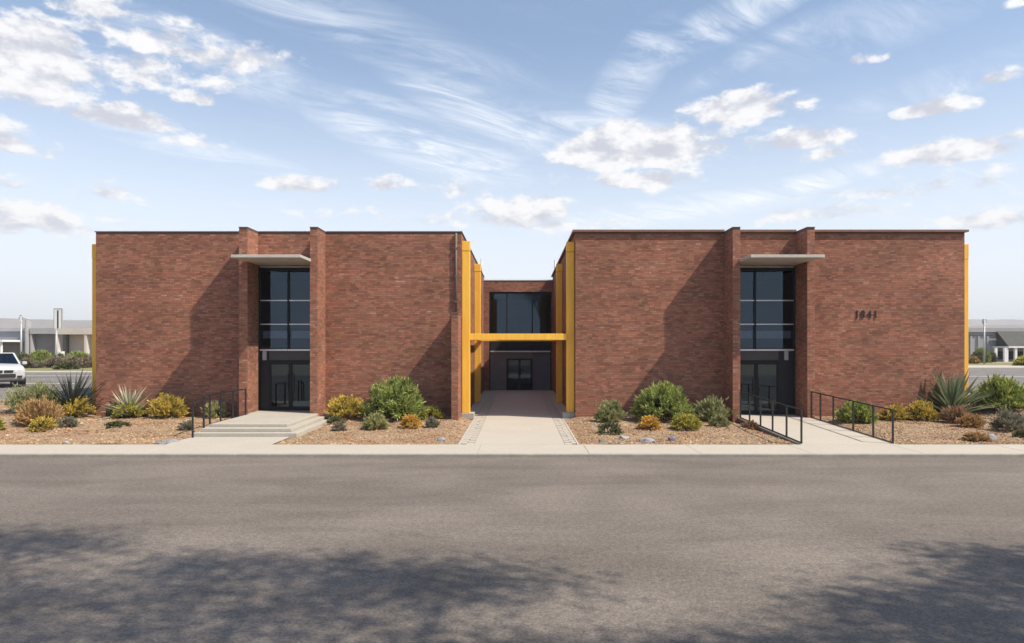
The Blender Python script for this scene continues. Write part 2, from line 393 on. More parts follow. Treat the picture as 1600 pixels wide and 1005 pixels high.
# loose stones of the gravel: far too many to count
def pebbles(n, seed):
    rng = np.random.default_rng(seed)
    base = np.array([(1,0,0),(0,1,0),(-1,0,0),(0,-1,0),(0,0,1),(0,0,-.6)], float)
    fc = np.array([(0,1,4),(1,2,4),(2,3,4),(3,0,4),(1,0,5),(2,1,5),(3,2,5),(0,3,5)])
    pts = []
    while len(pts) < n:
        x = rng.uniform(-20.5, 20.5); D = 19.74 + (26.4-19.74)*rng.random()**1.25
        if not any(a+.02 <= x <= c-.02 for a, c in BEDS): continue
        if -10.3 < x < -6.9 and D > 21.2 and x < -7.0: continue
        if mnoise.noise((x*.9, D*1.3, 8)) + rng.uniform(-.6, .6) < -.3: continue
        pts.append((x, D, bedz(x, D)))
    P = np.array(pts); s = rng.gamma(3.0, .0068, n).clip(.010, .06)
    an = rng.uniform(0, 6.28, n); sc = np.stack([s*rng.uniform(.8,1.5,n), s*rng.uniform(.7,1.2,n), s*rng.uniform(.5,.9,n)], 1)
    B = base[None]*sc[:,None,:]*rng.uniform(.8,1.2,(n,6,1))
    X = B[...,0]*np.cos(an)[:,None]-B[...,1]*np.sin(an)[:,None]; Y = B[...,0]*np.sin(an)[:,None]+B[...,1]*np.cos(an)[:,None]
    V = np.stack([X,Y,B[...,2]],-1)+P[:,None,:]+np.array([0,0,.006])
    Fc = (fc[None]+(np.arange(n)*6)[:,None,None]).reshape(-1,3)
    pal = np.array([(.43,.30,.18),(.38,.26,.16),(.47,.34,.22),(.32,.20,.13),(.28,.17,.115),(.42,.28,.20),(.34,.29,.24),(.48,.38,.27),(.20,.14,.10)])
    col = pal[rng.integers(0, len(pal), n)]*rng.uniform(.62,1.12,(n,1))*np.array([.95,.91,.77])
    pt = np.array([mnoise.noise((p[0]*.8, p[1]*1.1, 4)) for p in pts])[:,None]; col = col*(1+.35*pt)*np.where(pt < -.15, np.array([[1.0,.82,.75]]), 1.)
    return V.reshape(-1,3), Fc, np.repeat(col, 8, 0)
V, Q, cl = pebbles(42000, 11)
tag(link('gravel', np_mesh('gravel', V, Q, cl, [M['pebble']])), 'tan and brown gravel covering the planting beds', 'gravel', kind='stuff')

# ------------------------------------------------------------------ brick walls
PAL = np.array([(.43,.190,.130),(.46,.215,.155),(.39,.170,.118),(.34,.140,.098),(.37,.195,.125),(.53,.29,.21),(.30,.145,.10),(.47,.19,.13)]) * np.array([.70,.67,.62])
BH, BL, BG = .0700, .225, .0095
class Bricks:
    def __init__(s): s.V = []; s.Q = []; s.c = []
    def colour(s, p):
        n = .8*mnoise.noise((p[0]*.8+p[1]*.8, 3.3, p[2]*1.1)) + .5*mnoise.noise((p[0]*2.2+p[1]*2.2, 7.1, p[2]*3.0))
        r = random.random() + n*.55
        i = (6 if r < -.04 else 3 if r < .12 else 4 if r < .24 else 2 if r < .46 else 0 if r < .74 else 1 if r < .98 else 7 if r < 1.16 else 5)
        big = mnoise.noise((p[0]*.33+p[1]*.33, 1.1, p[2]*.75)); k = random.uniform(.74, 1.22) * (1 + .10*n + .16*big)
        return PAL[i]*k
    def one(s, o, u, n, a, b_, z0, z1, pr):
        i = len(s.V); o = np.array(o)
        for dd in (0., pr):
            for (q, z) in ((a,z0),(b_,z0),(b_,z1),(a,z1)): s.V.append((o[0]+u[0]*q+n[0]*dd, o[1]+u[1]*q+n[1]*dd, z))
        s.Q += [(i+4,i+5,i+6,i+7),(i,i+1,i+5,i+4),(i+1,i+2,i+6,i+5),(i+2,i+3,i+7,i+6),(i+3,i,i+4,i+7)]
        c = s.colour((o[0]+u[0]*a, o[1]+u[1]*a, z0)); s.c += [c]*5
    def wall(s, o, u, n, Wd, Z0, Z1, holes=()):
        k = 0; z = Z0
        while z + BH <= Z1 + .02:
            zt = min(z + BH - BG, Z1); zm = (z+zt)/2
            iv = [(0., Wd)]
            for (ha, hb, hz0, hz1) in holes:
                if hz0 < zm < hz1:
                    iv = [w for (p, q) in iv for w in ((p, min(q, ha)), (max(p, hb), q)) if w[1]-w[0] > .03]
            for (p, q) in iv:
                x = p - random.random()*BL
                while x < q - .02:
                    BLr = BL*random.choice((.5, .85, 1., 1., 1., 1.15))
                    a, e = max(x, p), min(x + BLr - BG, q)
                    if e - a > .03: s.one(o, u, n, a, e, z + random.uniform(-.0015,.0015), zt + random.uniform(-.0015,.0015), random.uniform(.002, .0055))
                    x += BLr
            z += BH; k += 1
    def build(s, parent, name='brickwork'):
        V = np_local(s.V, parent)
        o = link(name, np_mesh(name, V, s.Q, np.array(s.c), [M['brick']]), parent); o['kind'] = 'stuff'; return o
WD, WT, WB = 26.5, 7.47, 44.0        # wall plane, wall top, back of the wings
PF = 25.45                            # front of the piers
piermesh = {}
def pier(root, x0, x1, bw):
    p = MB().box(x0, x1, PF, WD + .02, -.2, WT - .002).build('pier', M['mortar'], root)
    bw.wall((x1, PF, 0), (0,1,0), (1,0,0), WD-PF-.012, -.04, WT-.05, ()); bw.wall((x0, WD-.012, 0), (0,-1,0), (-1,0,0), WD-PF-.012, -.04, WT-.05, ())
    off = Vector(root.location); z = -.04; k = 0; w = x1 - x0
    while z + BH < WT - .03:
        for (a, e) in (((0, w*.36-BG/2), (w*.36+BG/2, w)) if k % 2 else ((0, w*.70-BG/2), (w*.70+BG/2, w))):
            key = (round(e-a, 3), random.randrange(9))
            if key not in piermesh:
                L, h, dd = e-a, BH-BG, .02
                mv = [(0,0,0),(L,0,0),(L,0,h),(0,0,h),(0,-dd,0),(L,-dd,0),(L,-dd,h),(0,-dd,h)]
                c = PAL[key[1] % 8]*random.uniform(.9, 1.1)
                piermesh[key] = np_mesh('brick', mv, [(4,5,6,7),(0,1,5,4),(1,2,6,5),(2,3,7,6),(3,0,4,7)], np.array([c]*5), [M['brick']])
            o = bpy.data.objects.new('brick', piermesh[key]); C.objects.link(o); o.parent = p
            o.location = Vector((x0+a, PF + .012 + random.uniform(-.003,.003), z)) - off
        z += BH; k += 1
    BX('pier_cap', M['cap_dark'], root, x0-.015, x1+.015, PF-.025, WD+.25, WT, WT+.022)
    return p
def glazed_entrance(root, x0, x1, zb, mull, doorx, flip):
    """curtain wall between two piers: frame, panes, transoms, spandrel panel, door and the room behind"""
    D = WD + .10
    zt = 6.12
    fr = BX('window_frame', M['frame'], root, x0, x0+.06, D-.03, D+.10, zb, zt)
    BX('frame_jamb', M['frame'], fr, x1-.06, x1, D-.03, D+.10, zb, zt)
    BX('frame_head', M['frame'], fr, x0+.062, x1-.062, D-.03, D+.10, zt-.16, zt)
    BX('mullion', M['frame'], fr, mull-.035, mull+.035, D-.05, D+.10, 2.86, zt-.162)
    lv = [2.86, 3.84, 4.78, zt-.165]
    for a, c in ((x0+.065, mull-.04), (mull+.04, x1-.065)):
        for i in range(3): BX('pane', M['glass'], fr, a, c, D+.02, D+.032, lv[i]+.02, lv[i+1]-.02)
    for z in (3.84, 4.78):
        BX('transom', M['alu'], fr, x0+.062, mull-.037, D-.045, D+.08, z-.02, z+.02); BX('transom', M['alu'], fr, mull+.037, x1-.062, D-.045, D+.08, z-.02, z+.02)
    for a, c in ((x0+.062, mull-.01), (mull+.01, x1-.062)):
        BX('soffit_trim', M['alu'], fr, a, c, D-.09, D-.034, zt-.035, zt-.005)
        BX('sill_trim', M['alu'], fr, a, c, D-.10, D+.08, 2.79, 2.855)
    d0, d1 = doorx
    BX('spandrel_panel', M['panel'], root, d0, d1, D, D+.05, 2.42, 2.785)
    BX('spandrel_frame', M['frame'], root, d0, d1, D-.02, D+.07, 2.34, 2.418)
    s0, s1 = (x0+.062, d0-.002) if not flip else (d1+.002, x1-.062)
    BX('side_panel', M['panel_dark'], root, s0, s1, D, D+.06, zb, 2.785)
    m = (s0+s1)/2; BX('wall_light', M['grey_paint'], root, m-.08, m+.08, D-.07, D-.002, 2.42, 2.78, .01)
    if flip: BX('jamb_panel', M['panel_dark'], root, x0+.062, d0-.002, D, D+.06, zb, 2.785)
    else: BX('jamb_panel', M['panel_dark'], root, d1+.002, x1-.062, D, D+.06, zb, 2.785)
    h = 2.335; w = (d1-d0)/2
    for i in range(2):
        a, c = d0 + i*w + .004, d0 + (i+1)*w - .004
        dm = MB().box(a, a+.075, D, D+.05, zb+.015, h).box(c-.075, c, D, D+.05, zb+.015, h).box(a+.075, c-.075, D, D+.05, h-.09, h).box(a+.075, c-.075, D, D+.05, zb+.015, zb+.16)
        dr = dm.build('door', M['frame'], root)
        BX('pane', M['glass_door'], dr, a+.076, c-.076, D+.02, D+.03, zb+.161, h-.091)
        hx = c-.11 if i == 0 else a+.11
        MB().tube([(hx, D-.05, zb+.75), (hx, D-.05, zb+1.45)], .014, 8).build('handle', M['black'], dr)
    # the rooms behind the glass
    a, c, e = x0-2.5, x1+2.5, WD+6.5
    BX('room_back', M['inside'], root, a, c, e, e+.1, 0, 7.1)
    BX('room_side', M['inside'], root, a-.1, a, WD+.3, e, 0, 7.1); BX('room_side', M['inside'], root, c, c+.1, WD+.3, e, 0, 7.1)
    BX('room_floor', M['inside_dark'], root, a, c, WD+.26, e, .1, zb-.004)
    BX('upper_floor', M['inside_dark'], root, a, c, WD+.26, e, 2.46, 2.8)
    BX('room_ceiling', M['inside'], root, a, c, WD+.26, e, 6.2, 6.25)
    BX('blind', M['blind'], root, x0+.1, mull-.06, D+.12, D+.14, 3.28, 3.58); BX('blind', M['blind'], root, mull+.08, x1-.1, D+.12, D+.14, 3.28, 3.58)
    BX('reception_desk', M['inside_dark'], root, x0+.3, x1-.5, WD+3.2, WD+3.9, zb, zb+1.1)
def wing(label, X0, X1, p1, p2, zb, mull, doorx, flip, innerx, cap):
    r = thing('brick_building', label, 'building', ((X0+X1)/2, WD, 0), 'brick wings of the building')
    o0, o1 = p1[1]+.0, p2[0]-.0
    t = .25
    MB().box(X0, o0, WD, WD+t, -.3, WT).box(o1, X1, WD, WD+t, -.3, WT).box(o0, o1, WD, WD+t, 6.12, WT).box(X0, X0+t, WD+t, WB, -.3, WT)\
        .box(X1-t, X1, WD+t, WB, -.3, WT).box(X0, X1, WB, WB+t, -.3, WT).build('wall', M['mortar'], r)
    MB().box(X0+t+.005, X1-t-.005, WD+t+.005, WB-.005, 7.0, 7.1).build('roof', M['roofing'], r)
    bw = Bricks(); random.seed(int(abs(X0)*10))
    bw.wall((X0, WD, 0), (1,0,0), (0,-1,0), X1-X0, -.1, WT-.03, [(p1[0]-X0, p1[1]-X0, -1, 9), (p2[0]-X0, p2[1]-X0, -1, 9), (o0-X0, o1-X0, -1, 6.14)])
    bw.wall((X1, WD, 0), (0,1,0), (1,0,0), WB-WD, -.1, WT-.03)
    bw.wall((X0, WB, 0), (0,-1,0), (-1,0,0), WB-WD, -.1, WT-.03)
    pier(r, p1[0], p1[1], bw); pier(r, p2[0], p2[1], bw)
    # parapet cap
    pj, th, mt = cap
    MB().prism([(X0-pj, WD-pj, WT), (p1[0]-.02, WD-pj, WT), (p1[0]-.02, WD+.24, WT), (X0+.24, WD+.24, WT), (X0+.24, WB, WT), (X0-pj, WB, WT)], (0,0,th)).build('parapet_cap', mt, r)
    MB().prism([(p2[1]+.02, WD-pj, WT), (X1+pj, WD-pj, WT), (X1+pj, WB, WT), (X1-.24, WB, WT), (X1-.24, WD+.24, WT), (p2[1]+.02, WD+.24, WT)], (0,0,th)).build('parapet_cap', mt, r)
    BX('parapet_cap', mt, r, p1[1]+.02, p2[0]-.02, WD-pj, WD+.24, WT, WT+th)
    # entrance canopy
    ca, cb = (o0-.10, o1+.04) if not flip else (o0-.03, o1+.10)
    y0, y1 = 24.2, PF-.015
    MB().prism([(ca,y0,6.17),(cb,y0,6.17),(cb,y1,6.17),(o1-.004,y1,6.17),(o1-.004,WD-.002,6.17),(o0+.004,WD-.002,6.17),(o0+.004,y1,6.17),(ca,y1,6.17)], (0,0,.105)).build('entrance_canopy', M['canopy'], r, .008)
    glazed_entrance(r, o0+.002, o1-.002, zb, mull, doorx, flip)
    return r, bw
LW, bw = wing('left brick wing with concrete steps and a black handrail at its glass entrance', -16.66, -2.25, (-10.58,-10.26), (-7.89,-7.61), .43, -9.10, (-9.86,-8.17), False, -2.25, (.035,.035,M['cap_dark']))
# low end fin on the left wing
fin = MB().box(-2.52, -2.27, 25.25, WD-.015, -.2, 4.2).build('end_fin', M['mortar'], LW)
bw.wall((-2.52, 25.25, 0), (1,0,0), (0,-1,0), .25, -.04, 4.18); bw.wall((-2.27, 25.25, 0), (0,1,0), (1,0,0), 1.23, -.04, 4.18); bw.wall((-2.52, WD-.02, 0), (0,-1,0), (-1,0,0), 1.22, -.04, 4.18)
BX('fin_cap', M['cap_brown'], LW, -2.535, -2.255, 25.23, WD-.016, 4.2, 4.24)
bw.build(LW)
dp = MB().tube([(-2.45, WD-.075, 4.24), (-2.45, WD-.075, 7.42)], .045, 10).build('downpipe', M['cap_dark'], LW, smooth=True)
for z in (4.7, 5.7, 6.8): BX('pipe_bracket', M['cap_dark'], dp, -2.51, -2.39, WD-.13, WD-.014, z, z+.05)
RW, bw = wing('right brick wing carrying the number 1841, with a ramp to its glass entrance', 2.25, 17.59, (8.12,8.40), (10.94,11.22), .274, 9.36, (8.52,10.30), True, 2.25, (.11,.085,M['cap_brown']))
bw.build(RW)
for ch, pxx in (('1', 1339), ('8', 1347.7), ('4', 1358.2), ('1', 1367.8)):
    cu = bpy.data.curves.new('digit', 'FONT'); cu.body = ch; cu.size = .43; cu.extrude = .012; cu.offset = .007; cu.align_x = 'CENTER'; cu.materials.append(M['bronze'])
    to = bpy.data.objects.new('digit', cu); o = bpy.data.objects.new('digit', bpy.data.meshes.new_from_object(to)); bpy.data.objects.remove(to); C.objects.link(o); o.parent = RW; o.scale = (.80, 1, 1)
    p = px(pxx, 497, WD); o.location = Vector((p.x, WD-.026, p.z)) - RW.location; o.rotation_euler = (R(90), 0, 0)

# link block across the back of the court
LT = 7.2
lk = thing('link_building', 'brick connecting block with tall glazing at the far end of the walkway', 'building', (0, WB, 0))
a, c = -1.89, 2.14
y0 = WB - .6
MB().box(-2.24, a, y0, y0+.3, -.2, LT).box(c, 2.24, y0, y0+.3, -.2, LT).box(a, c, y0, y0+.3, 6.48, LT).build('wall', M['mortar'], lk)
BX('roof', M['roofing'], lk, -2.24, 2.24, y0+.301, y0+8, 6.9, 7.0); BX('parapet_cap', M['white'], lk, -2.24, 2.24, y0-.04, y0+.28, LT, LT+.05)
bw = Bricks(); bw.wall((-2.24, y0, 0), (1,0,0), (0,-1,0), 4.48, -.1, LT-.02, [(a+2.24, c+2.24, -1, 6.48)]); bw.build(lk)
D = y0 + .12
fr = MB().box(a, a+.07, D-.04, D+.1, .1, 6.48).box(c-.07, c, D-.04, D+.1, .1, 6.48).box(a+.07, c-.07, D-.04, D+.1, 6.36, 6.48).build('window_frame', M['frame'], lk)
ms = [a+.07, -.75, .90, c-.07]
for x in ms[1:3]: BX('mullion', M['frame'], fr, x-.035, x+.035, D-.06, D+.08, 2.66, 6.356)
for i in range(3):
    BX('pane', M['glass'], fr, ms[i]+.037, ms[i+1]-.037, D+.02, D+.03, 3.42, 6.35)
    BX('spandrel_panel', M['panel_dark'], fr, ms[i]+.037, ms[i+1]-.037, D, D+.05, 2.67, 3.41)
    BX('sill_trim', M['alu'], fr, ms[i]+.005, ms[i+1]-.005, D-.1, D+.05, 2.58, 2.655)
BX('side_panel', M['panel_link'], lk, ms[0], -.77, D, D+.05, .1, 2.575); BX('side_panel', M['panel_blue'], lk, .92, ms[3], D, D+.05, .1, 2.575)
BX('transom_panel', M['panel_link'], lk, -.765, .915, D, D+.05, 2.16, 2.575)
BX('door_frame', M['frame'], lk, -.765, -.70, D-.03, D+.08, .1, 2.155); BX('door_frame', M['frame'], lk, .85, .915, D-.03, D+.08, .1, 2.155)
for i in range(2):
    a2, c2_ = -.695 + i*.775, .075 + i*.77
    dr = MB().box(a2,a2+.06,D,D+.05,.11,2.15).box(c2_-.06,c2_,D,D+.05,.11,2.15).box(a2+.06,c2_-.06,D,D+.05,2.07,2.15).box(a2+.06,c2_-.06,D,D+.05,.11,.22).build('door', M['frame'], lk)
    BX('pane', M['glass'], dr, a2+.061, c2_-.061, D+.02, D+.03, .221, 2.069)
    MB().tube([(c2_-.09 if i == 0 else a2+.09, D-.04, .8), (c2_-.09 if i == 0 else a2+.09, D-.04, 1.4)], .013, 8).build('handle', M['black'], dr)
BX('room_back', M['inside'], lk, -2.2, 2.2, y0+7.8, y0+7.9, 0, 6.9); BX('room_floor', M['inside_dark'], lk, -2.2, 2.2, y0+.31, y0+7.8, -.1, .09)
BX('upper_floor', M['inside_dark'], lk, -2.2, 2.2, y0+.31, y0+7.8, 2.65, 3.2); BX('room_ceiling', M['inside'], lk, -2.2, 2.2, y0+.31, y0+7.8, 6.45, 6.5)
BX('room_side', M['inside'], lk, -2.24, -2.2, y0+.31, y0+7.8, -.1, 6.9); BX('room_side', M['inside'], lk, 2.2, 2.24, y0+.31, y0+7.8, -.1, 6.9)
BX('screen_wall', M['bluegrey'], lk, -.1, 1.9, y0+4, y0+4.1, 3.21, 5.0)
for x, h, lab in ((-2.42, 8.7, 'thin grey vent pipe on the roof behind the left yellow columns'), (2.40, 8.6, 'thin grey vent pipe on the roof behind the right yellow columns')):
    v = MB().tube([(x, 44.05, 7.05), (x, 44.05, h)], .055, 8).build('vent_pipe', M['galv'], None, smooth=True); tag(v, lab, 'pipe', 'roof vent pipes')

# yellow steel portal across the walkway
pt = thing('steel_portal', 'yellow steel portal of four columns and a beam across the walkway', 'portal', (0, 26.7, .1))
for s, Dc in ((-1, 26.62), (1, 26.85), (-1, 34.1), (1, 34.1)):
    x0, x1 = (-2.235, -1.925) if s < 0 else (1.925, 2.235)
    cl_ = BX('column', M['yellow'], pt, x0, x1, Dc, Dc+.32, .33 if Dc < 30 else .105, 6.74, .012)
    BX('column_cap', M['yellow'], cl_, x0-.006, x1+.006, Dc-.008, Dc+.328, 6.752, 7.14, .012)
    if Dc < 30: BX('plinth', M['plinth'], cl_, *((-2.25, -1.76) if s < 0 else (1.76, 2.25)), Dc-.12, Dc+.5, .09, .328, .01)
BX('beam', M['yellow'], pt, -1.922, 1.922, 26.70, 26.98, 3.22, 3.47, .01)
BX('beam', M['yellow'], pt, -1.922, 1.922, 34.15, 34.38, 3.22, 3.47, .01)
for x in (-1.92, 1.80): BX('side_beam', M['yellow'], pt, x, x+.12, 26.985, 34.145, 3.23, 3.46, .01)
# yellow columns on the outer ends
for x0, x1, lab in ((-17.07, -16.69, 'yellow steel column at the far left end of the left wing'), (17.62, 18.02, 'yellow steel column at the far right end of the right wing')):
    yc = thing('yellow_column', lab, 'column', ((x0+x1)/2, 27.0, .1))
    sh = BX('shaft', M['yellow'], yc, x0, x1, 26.9, 27.2, .0, 6.45, .01); BX('column_cap', M['yellow'], yc, x0-.006, x1+.006, 26.892, 27.208, 6.46, 7.06, .01)

# ------------------------------------------------------------------ steps, rails
st = thing('entrance_steps', 'three broad concrete steps leading up to the left wing entrance', 'steps', (-9, 21.3, .1))
BX('step', M['concrete_step'], st, -10.32, -7.02, 21.3, 25.2, -.1, .225, .012)
BX('step', M['concrete_step'], st, -10.20, -7.30, 21.6, 25.3, .226, .335, .012)
BX('landing', M['concrete_step'], st, -10.10, -7.58, 22.02, 25.435, .336, .43, .012)
BX('landing', M['concrete_step'], st, -10.25, -7.90, 25.44, 26.56, .2, .428, .004)
def railing(label, pts, bottom, group):
    """pts: base points front to back with post height"""
    r = thing('handrail', label, 'handrail', pts[0][0], group)
    tops = []
    for (p, h) in pts:
        p = Vector(p); BX('post', M['black'], r, p.x-.024, p.x+.024, p.y-.024, p.y+.024, p.z-.02, p.z+h-.02, .003); tops.append(p + Vector((0,0,h)))
    for i in range(len(tops)-1):
        MB().bar(tops[i], tops[i+1], .05, .035).build('rail', M['black'], r)
        if bottom: MB().bar(Vector(pts[i][0]) + Vector((0,0,.035)), Vector(pts[i+1][0]) + Vector((0,0,.035)), .03, .03).build('bottom_rail', M['black'], r)
    return r
x = -10.17
railing('black steel handrail stepping up the left side of the concrete steps', [((x-.08,21.15,.10),1.02),((x,21.72,.335),1.03),((x,22.15,.43),.95),((x,22.95,.43),.95),((x,23.95,.43),.95),((x,25.05,.43),.95)], False, 'entrance handrails')
rz_ = lambda D: .09 + max(0, D-19.71)/(25.45-19.71)*.17
railing('shorter black handrail on the left edge of the ramp', [((8.36,D,rz_(D)),1.0) for D in (19.85,20.95,22.1,23.2,24.3,25.3)], True, 'entrance handrails')
railing('black handrail on the right edge of the ramp, in front of the wall', [((11.06,D,rz_(D)),1.0) for D in (19.85,20.95,22.2,23.6,24.6,25.36)], True, 'entrance handrails')

# ------------------------------------------------------------------ plants
def nrm(a): return a/np.maximum(np.linalg.norm(a, axis=-1, keepdims=True), 1e-6)
def foliage(rng, w, dp_, h, nb, ns, nl, ll, lw, spread, cols, tip=None, tipf=.5, up=.4, lo=.0, rag=.15):
    A = rng.uniform(0, 6.283, nb); zd = lo + (1-lo)*rng.random(nb)**.85; rr = np.sqrt(np.maximum(0, 1-zd**2))
    k = rng.uniform(1-rag*1.6, 1.0, nb)
    T = np.stack([np.cos(A)*rr*w/2*k, np.sin(A)*rr*dp_/2*k, h*(.10+.90*zd)*k], 1)
    sp = spread*min(w, h*1.4)
    tips = T[:,None]+rng.normal(0, 1, (nb,ns,3))*sp*np.array([1,1,.7]); tips[...,2] = np.maximum(tips[...,2], .03)
    base = T[:,None]*np.array([.62,.62,.55])+rng.normal(0,1,(nb,ns,3))*sp*.35; base[...,2] = np.maximum(base[...,2], .02)
    ax = nrm(tips-base)
    t = rng.uniform(.15, 1, (nb,ns,nl,1))
    P = base[:,:,None]+(tips-base)[:,:,None]*t
    dirn = nrm(ax[:,:,None]*.9+rng.normal(0,.42,(nb,ns,nl,3))+np.array([0,0,up]))
    L = ll*rng.uniform(.6,1.25,(nb,ns,nl,1))
    sd = nrm(np.cross(dirn, rng.normal(0,1,(nb,ns,nl,3))))*lw*rng.uniform(.7,1.2,(nb,ns,nl,1))/2
    P = P.reshape(-1,3); dirn = (dirn*L).reshape(-1,3); sd = sd.reshape(-1,3); n = len(P)
    V = np.stack([P, P+dirn*.5+sd, P+dirn, P+dirn*.5-sd], 1).reshape(-1,3); V[:,2] = np.maximum(V[:,2], .005)
    Q = np.arange(n*4).reshape(-1,4)
    cols = np.array(cols); bc = rng.integers(0, len(cols), nb)
    C0 = cols[bc][:,None,None]*rng.uniform(.72,1.22,(nb,ns,1,1))*rng.uniform(.8,1.2,(nb,ns,nl,1))
    if tip is not None:
        tm = ((t > .45) & (rng.random((nb,ns,1,1)) < tipf)).astype(float)*rng.uniform(.5,1,(nb,ns,nl,1))
        C0 = C0*(1-tm)+np.array(tip)*rng.uniform(.75,1.15,(nb,ns,nl,1))*tm
    C0 = C0*.88 + .12*C0.mean(-1, keepdims=True)*np.array([1.05,1.,.9])
    return V, Q, C0.reshape(-1,3), T
def stems(rng, T, r=.008):
    mb = MB()
    for t_ in T[::2]:
        p0 = Vector((t_[0]*.08, t_[1]*.08, -.03)); p2 = Vector(t_)*.93; p1 = p0.lerp(p2, .5)+Vector((t_[0]*.1, t_[1]*.1, 0))
        mb.tube([p0, p1, p2], [r, r*.7, r*.35], 3)
    return mb
PK = {
 'dry':    (60, 7, 13, .10, .026, .085, [(.22,.17,.11),(.17,.165,.09),(.26,.20,.14)], (.38,.29,.22), .5, .4, .14),  # nb, ns, nl, leaf length, leaf width, spread, colours, tip colour, share of flowering shoots, upward pull, raggedness
 'yellow': (64, 7, 14, .10, .028, .075, [(.20,.19,.035),(.30,.24,.04)], (.78,.56,.07), .8, .5, .14),
 'lime':   (64, 7, 14, .085, .032, .07, [(.21,.23,.04),(.29,.28,.045)], (.62,.54,.07), .75, .3, .08),
 'golden': (66, 8, 14, .07, .032, .065, [(.42,.27,.04),(.52,.33,.045)], (.86,.50,.06), .8, .2, .05),
 'tan':    (80, 7, 14, .13, .024, .085, [(.33,.21,.085),(.42,.26,.10),(.27,.20,.08)], (.68,.40,.16), .65, .7, .2),
 'brown':  (60, 7, 13, .10, .024, .085, [(.25,.15,.085),(.33,.20,.11)], (.48,.28,.15), .55, .5, .16),
 'grey':   (54, 6, 13, .09, .024, .09, [(.20,.20,.135),(.26,.245,.165),(.18,.16,.12)], (.36,.32,.23), .35, .5, .2),
 'sage':   (64, 7, 13, .12, .028, .085, [(.22,.26,.095),(.29,.31,.12)], (.50,.47,.23), .4, .7, .2),
 'pale':   (64, 7, 13, .10, .028, .08, [(.33,.34,.12),(.27,.29,.10)], (.58,.53,.23), .55, .6, .14),
 'green':  (70, 12, 18, .16, .036, .052, [(.14,.185,.045),(.17,.22,.05),(.10,.135,.038)], (.47,.53,.13), .75, .12, .09),
 'bright': (84, 8, 13, .15, .045, .075, [(.19,.25,.05),(.23,.29,.055)], (.52,.56,.12), .45, .5, .14),
 'dark':   (44, 6, 13, .10, .03, .085, [(.12,.14,.06),(.16,.175,.075)], (.2,.2,.1), .3, .3, .12),
}
def basept(bx, by):
    D = 23.
    for _ in range(12):
        X = (bx-VPX)*D/F; D = (CAMH - bedz(X, D))*F/(by-HOR)
        if abs(X) < 17.3: D = min(D, 26.0)
    X = (bx-VPX)*D/F
    return X, D, bedz(X, D)
pk_i = 0
def shrub(kind, x0, x1, top, base, label, name='shrub', cat='shrub', group=None, at=None, dens=1., scale_leaf=1.):
    global pk_i; pk_i += 1
    rng = np.random.default_rng(100+pk_i)
    if at is None: X, D, z = basept((x0+x1)/2, base)
    else: D, z = at; X = ((x0+x1)/2-VPX)*D/F
    w = (x1-x0)*D/F; h = (base-top)*D/F
    if at is None and abs(X) < 17: D = min(D, WD - .1 - w*.42)
    nb, ns, nl, ll, lw, sp, cols, tip, tipf, up, rag = PK[kind]
    f = min(1.35, max(.55, (w*h/.6)**.5))*dens; ll2 = ll*scale_leaf*min(1.25, max(.7, h/.7)); nb = int(nb*f)
    V, Q, cl, T = foliage(rng, w*.92, w*.86, h*.92, nb, ns, nl, ll2, lw*scale_leaf, sp, cols, tip, tipf, up, 0., rag)
    r = thing(name, label, cat, (X, D, z-.01), group or 'shrubs in the gravel beds')
    link('foliage', np_mesh('foliage', V, Q, cl, [M['leaf']]), r)
    s = stems(rng, T*.95).build('stems', M['stem'], None); s.parent = r
    return r
g1 = 'shrubs in the gravel beds'
# left bed
shrub('lime', -14, 6, 648, 673, 'small olive shrub cut by the left edge of the photo')
shrub('sage', 14, 96, 590, 641, 'tall feathery green shrub behind the orange tan bush at far left')
shrub('tan', 27, 93, 603, 649, 'large orange tan shrub in the left corner of the gravel')
shrub('yellow', 100, 150, 616, 647, 'yellow flowering shrub at the foot of the leftmost yellow column')
shrub('yellow', 46, 89, 650, 673, 'low yellow mound alone at the front of the left gravel bed')
shrub('grey', 88, 122, 648, 668, 'small grey green shrub right of the low yellow mound')
shrub('dark', 164, 196, 617, 643, 'dark green shrub in the shade left of the pale agave')
shrub('lime', 181, 228, 622, 650, 'rounded yellow green shrub in front of the pale agave')
shrub('yellow', 234, 291, 612, 653, 'yellow orange shrub by the left wall, left of the handrail')
shrub('dark', 163, 203, 658, 668, 'flat green ground plant in the left gravel')
shrub('grey', 278, 303, 654, 672, 'small grey green tuft beside the first handrail post')
shrub('pale', 317, 356, 624, 652, 'olive yellow shrub seen through the step handrail')
# between the steps and the walkway
shrub('yellow', 509, 574, 616, 655, 'wide yellow orange shrub beside the right end of the steps')
shrub('green', 571, 663, 587, 656, 'big dark green needle bush left of the walkway')
shrub('lime', 648, 697, 634, 655, 'yellow green shrub right of the big needle bush, by the brick fin')
shrub('pale', 565, 608, 645, 671, 'pale yellow green shrub in front of the left big needle bush')
shrub('golden', 623, 658, 646, 669, 'compact golden ball shrub left of the walkway')
shrub('grey', 663, 688, 650, 668, 'small grey twiggy shrub right of the left golden ball')
shrub('grey', 518, 541, 659, 673, 'tiny grey green tuft in front of the wide yellow orange shrub')
shrub('dark', 511, 538, 650, 662, 'low dark green plant at the corner of the steps')
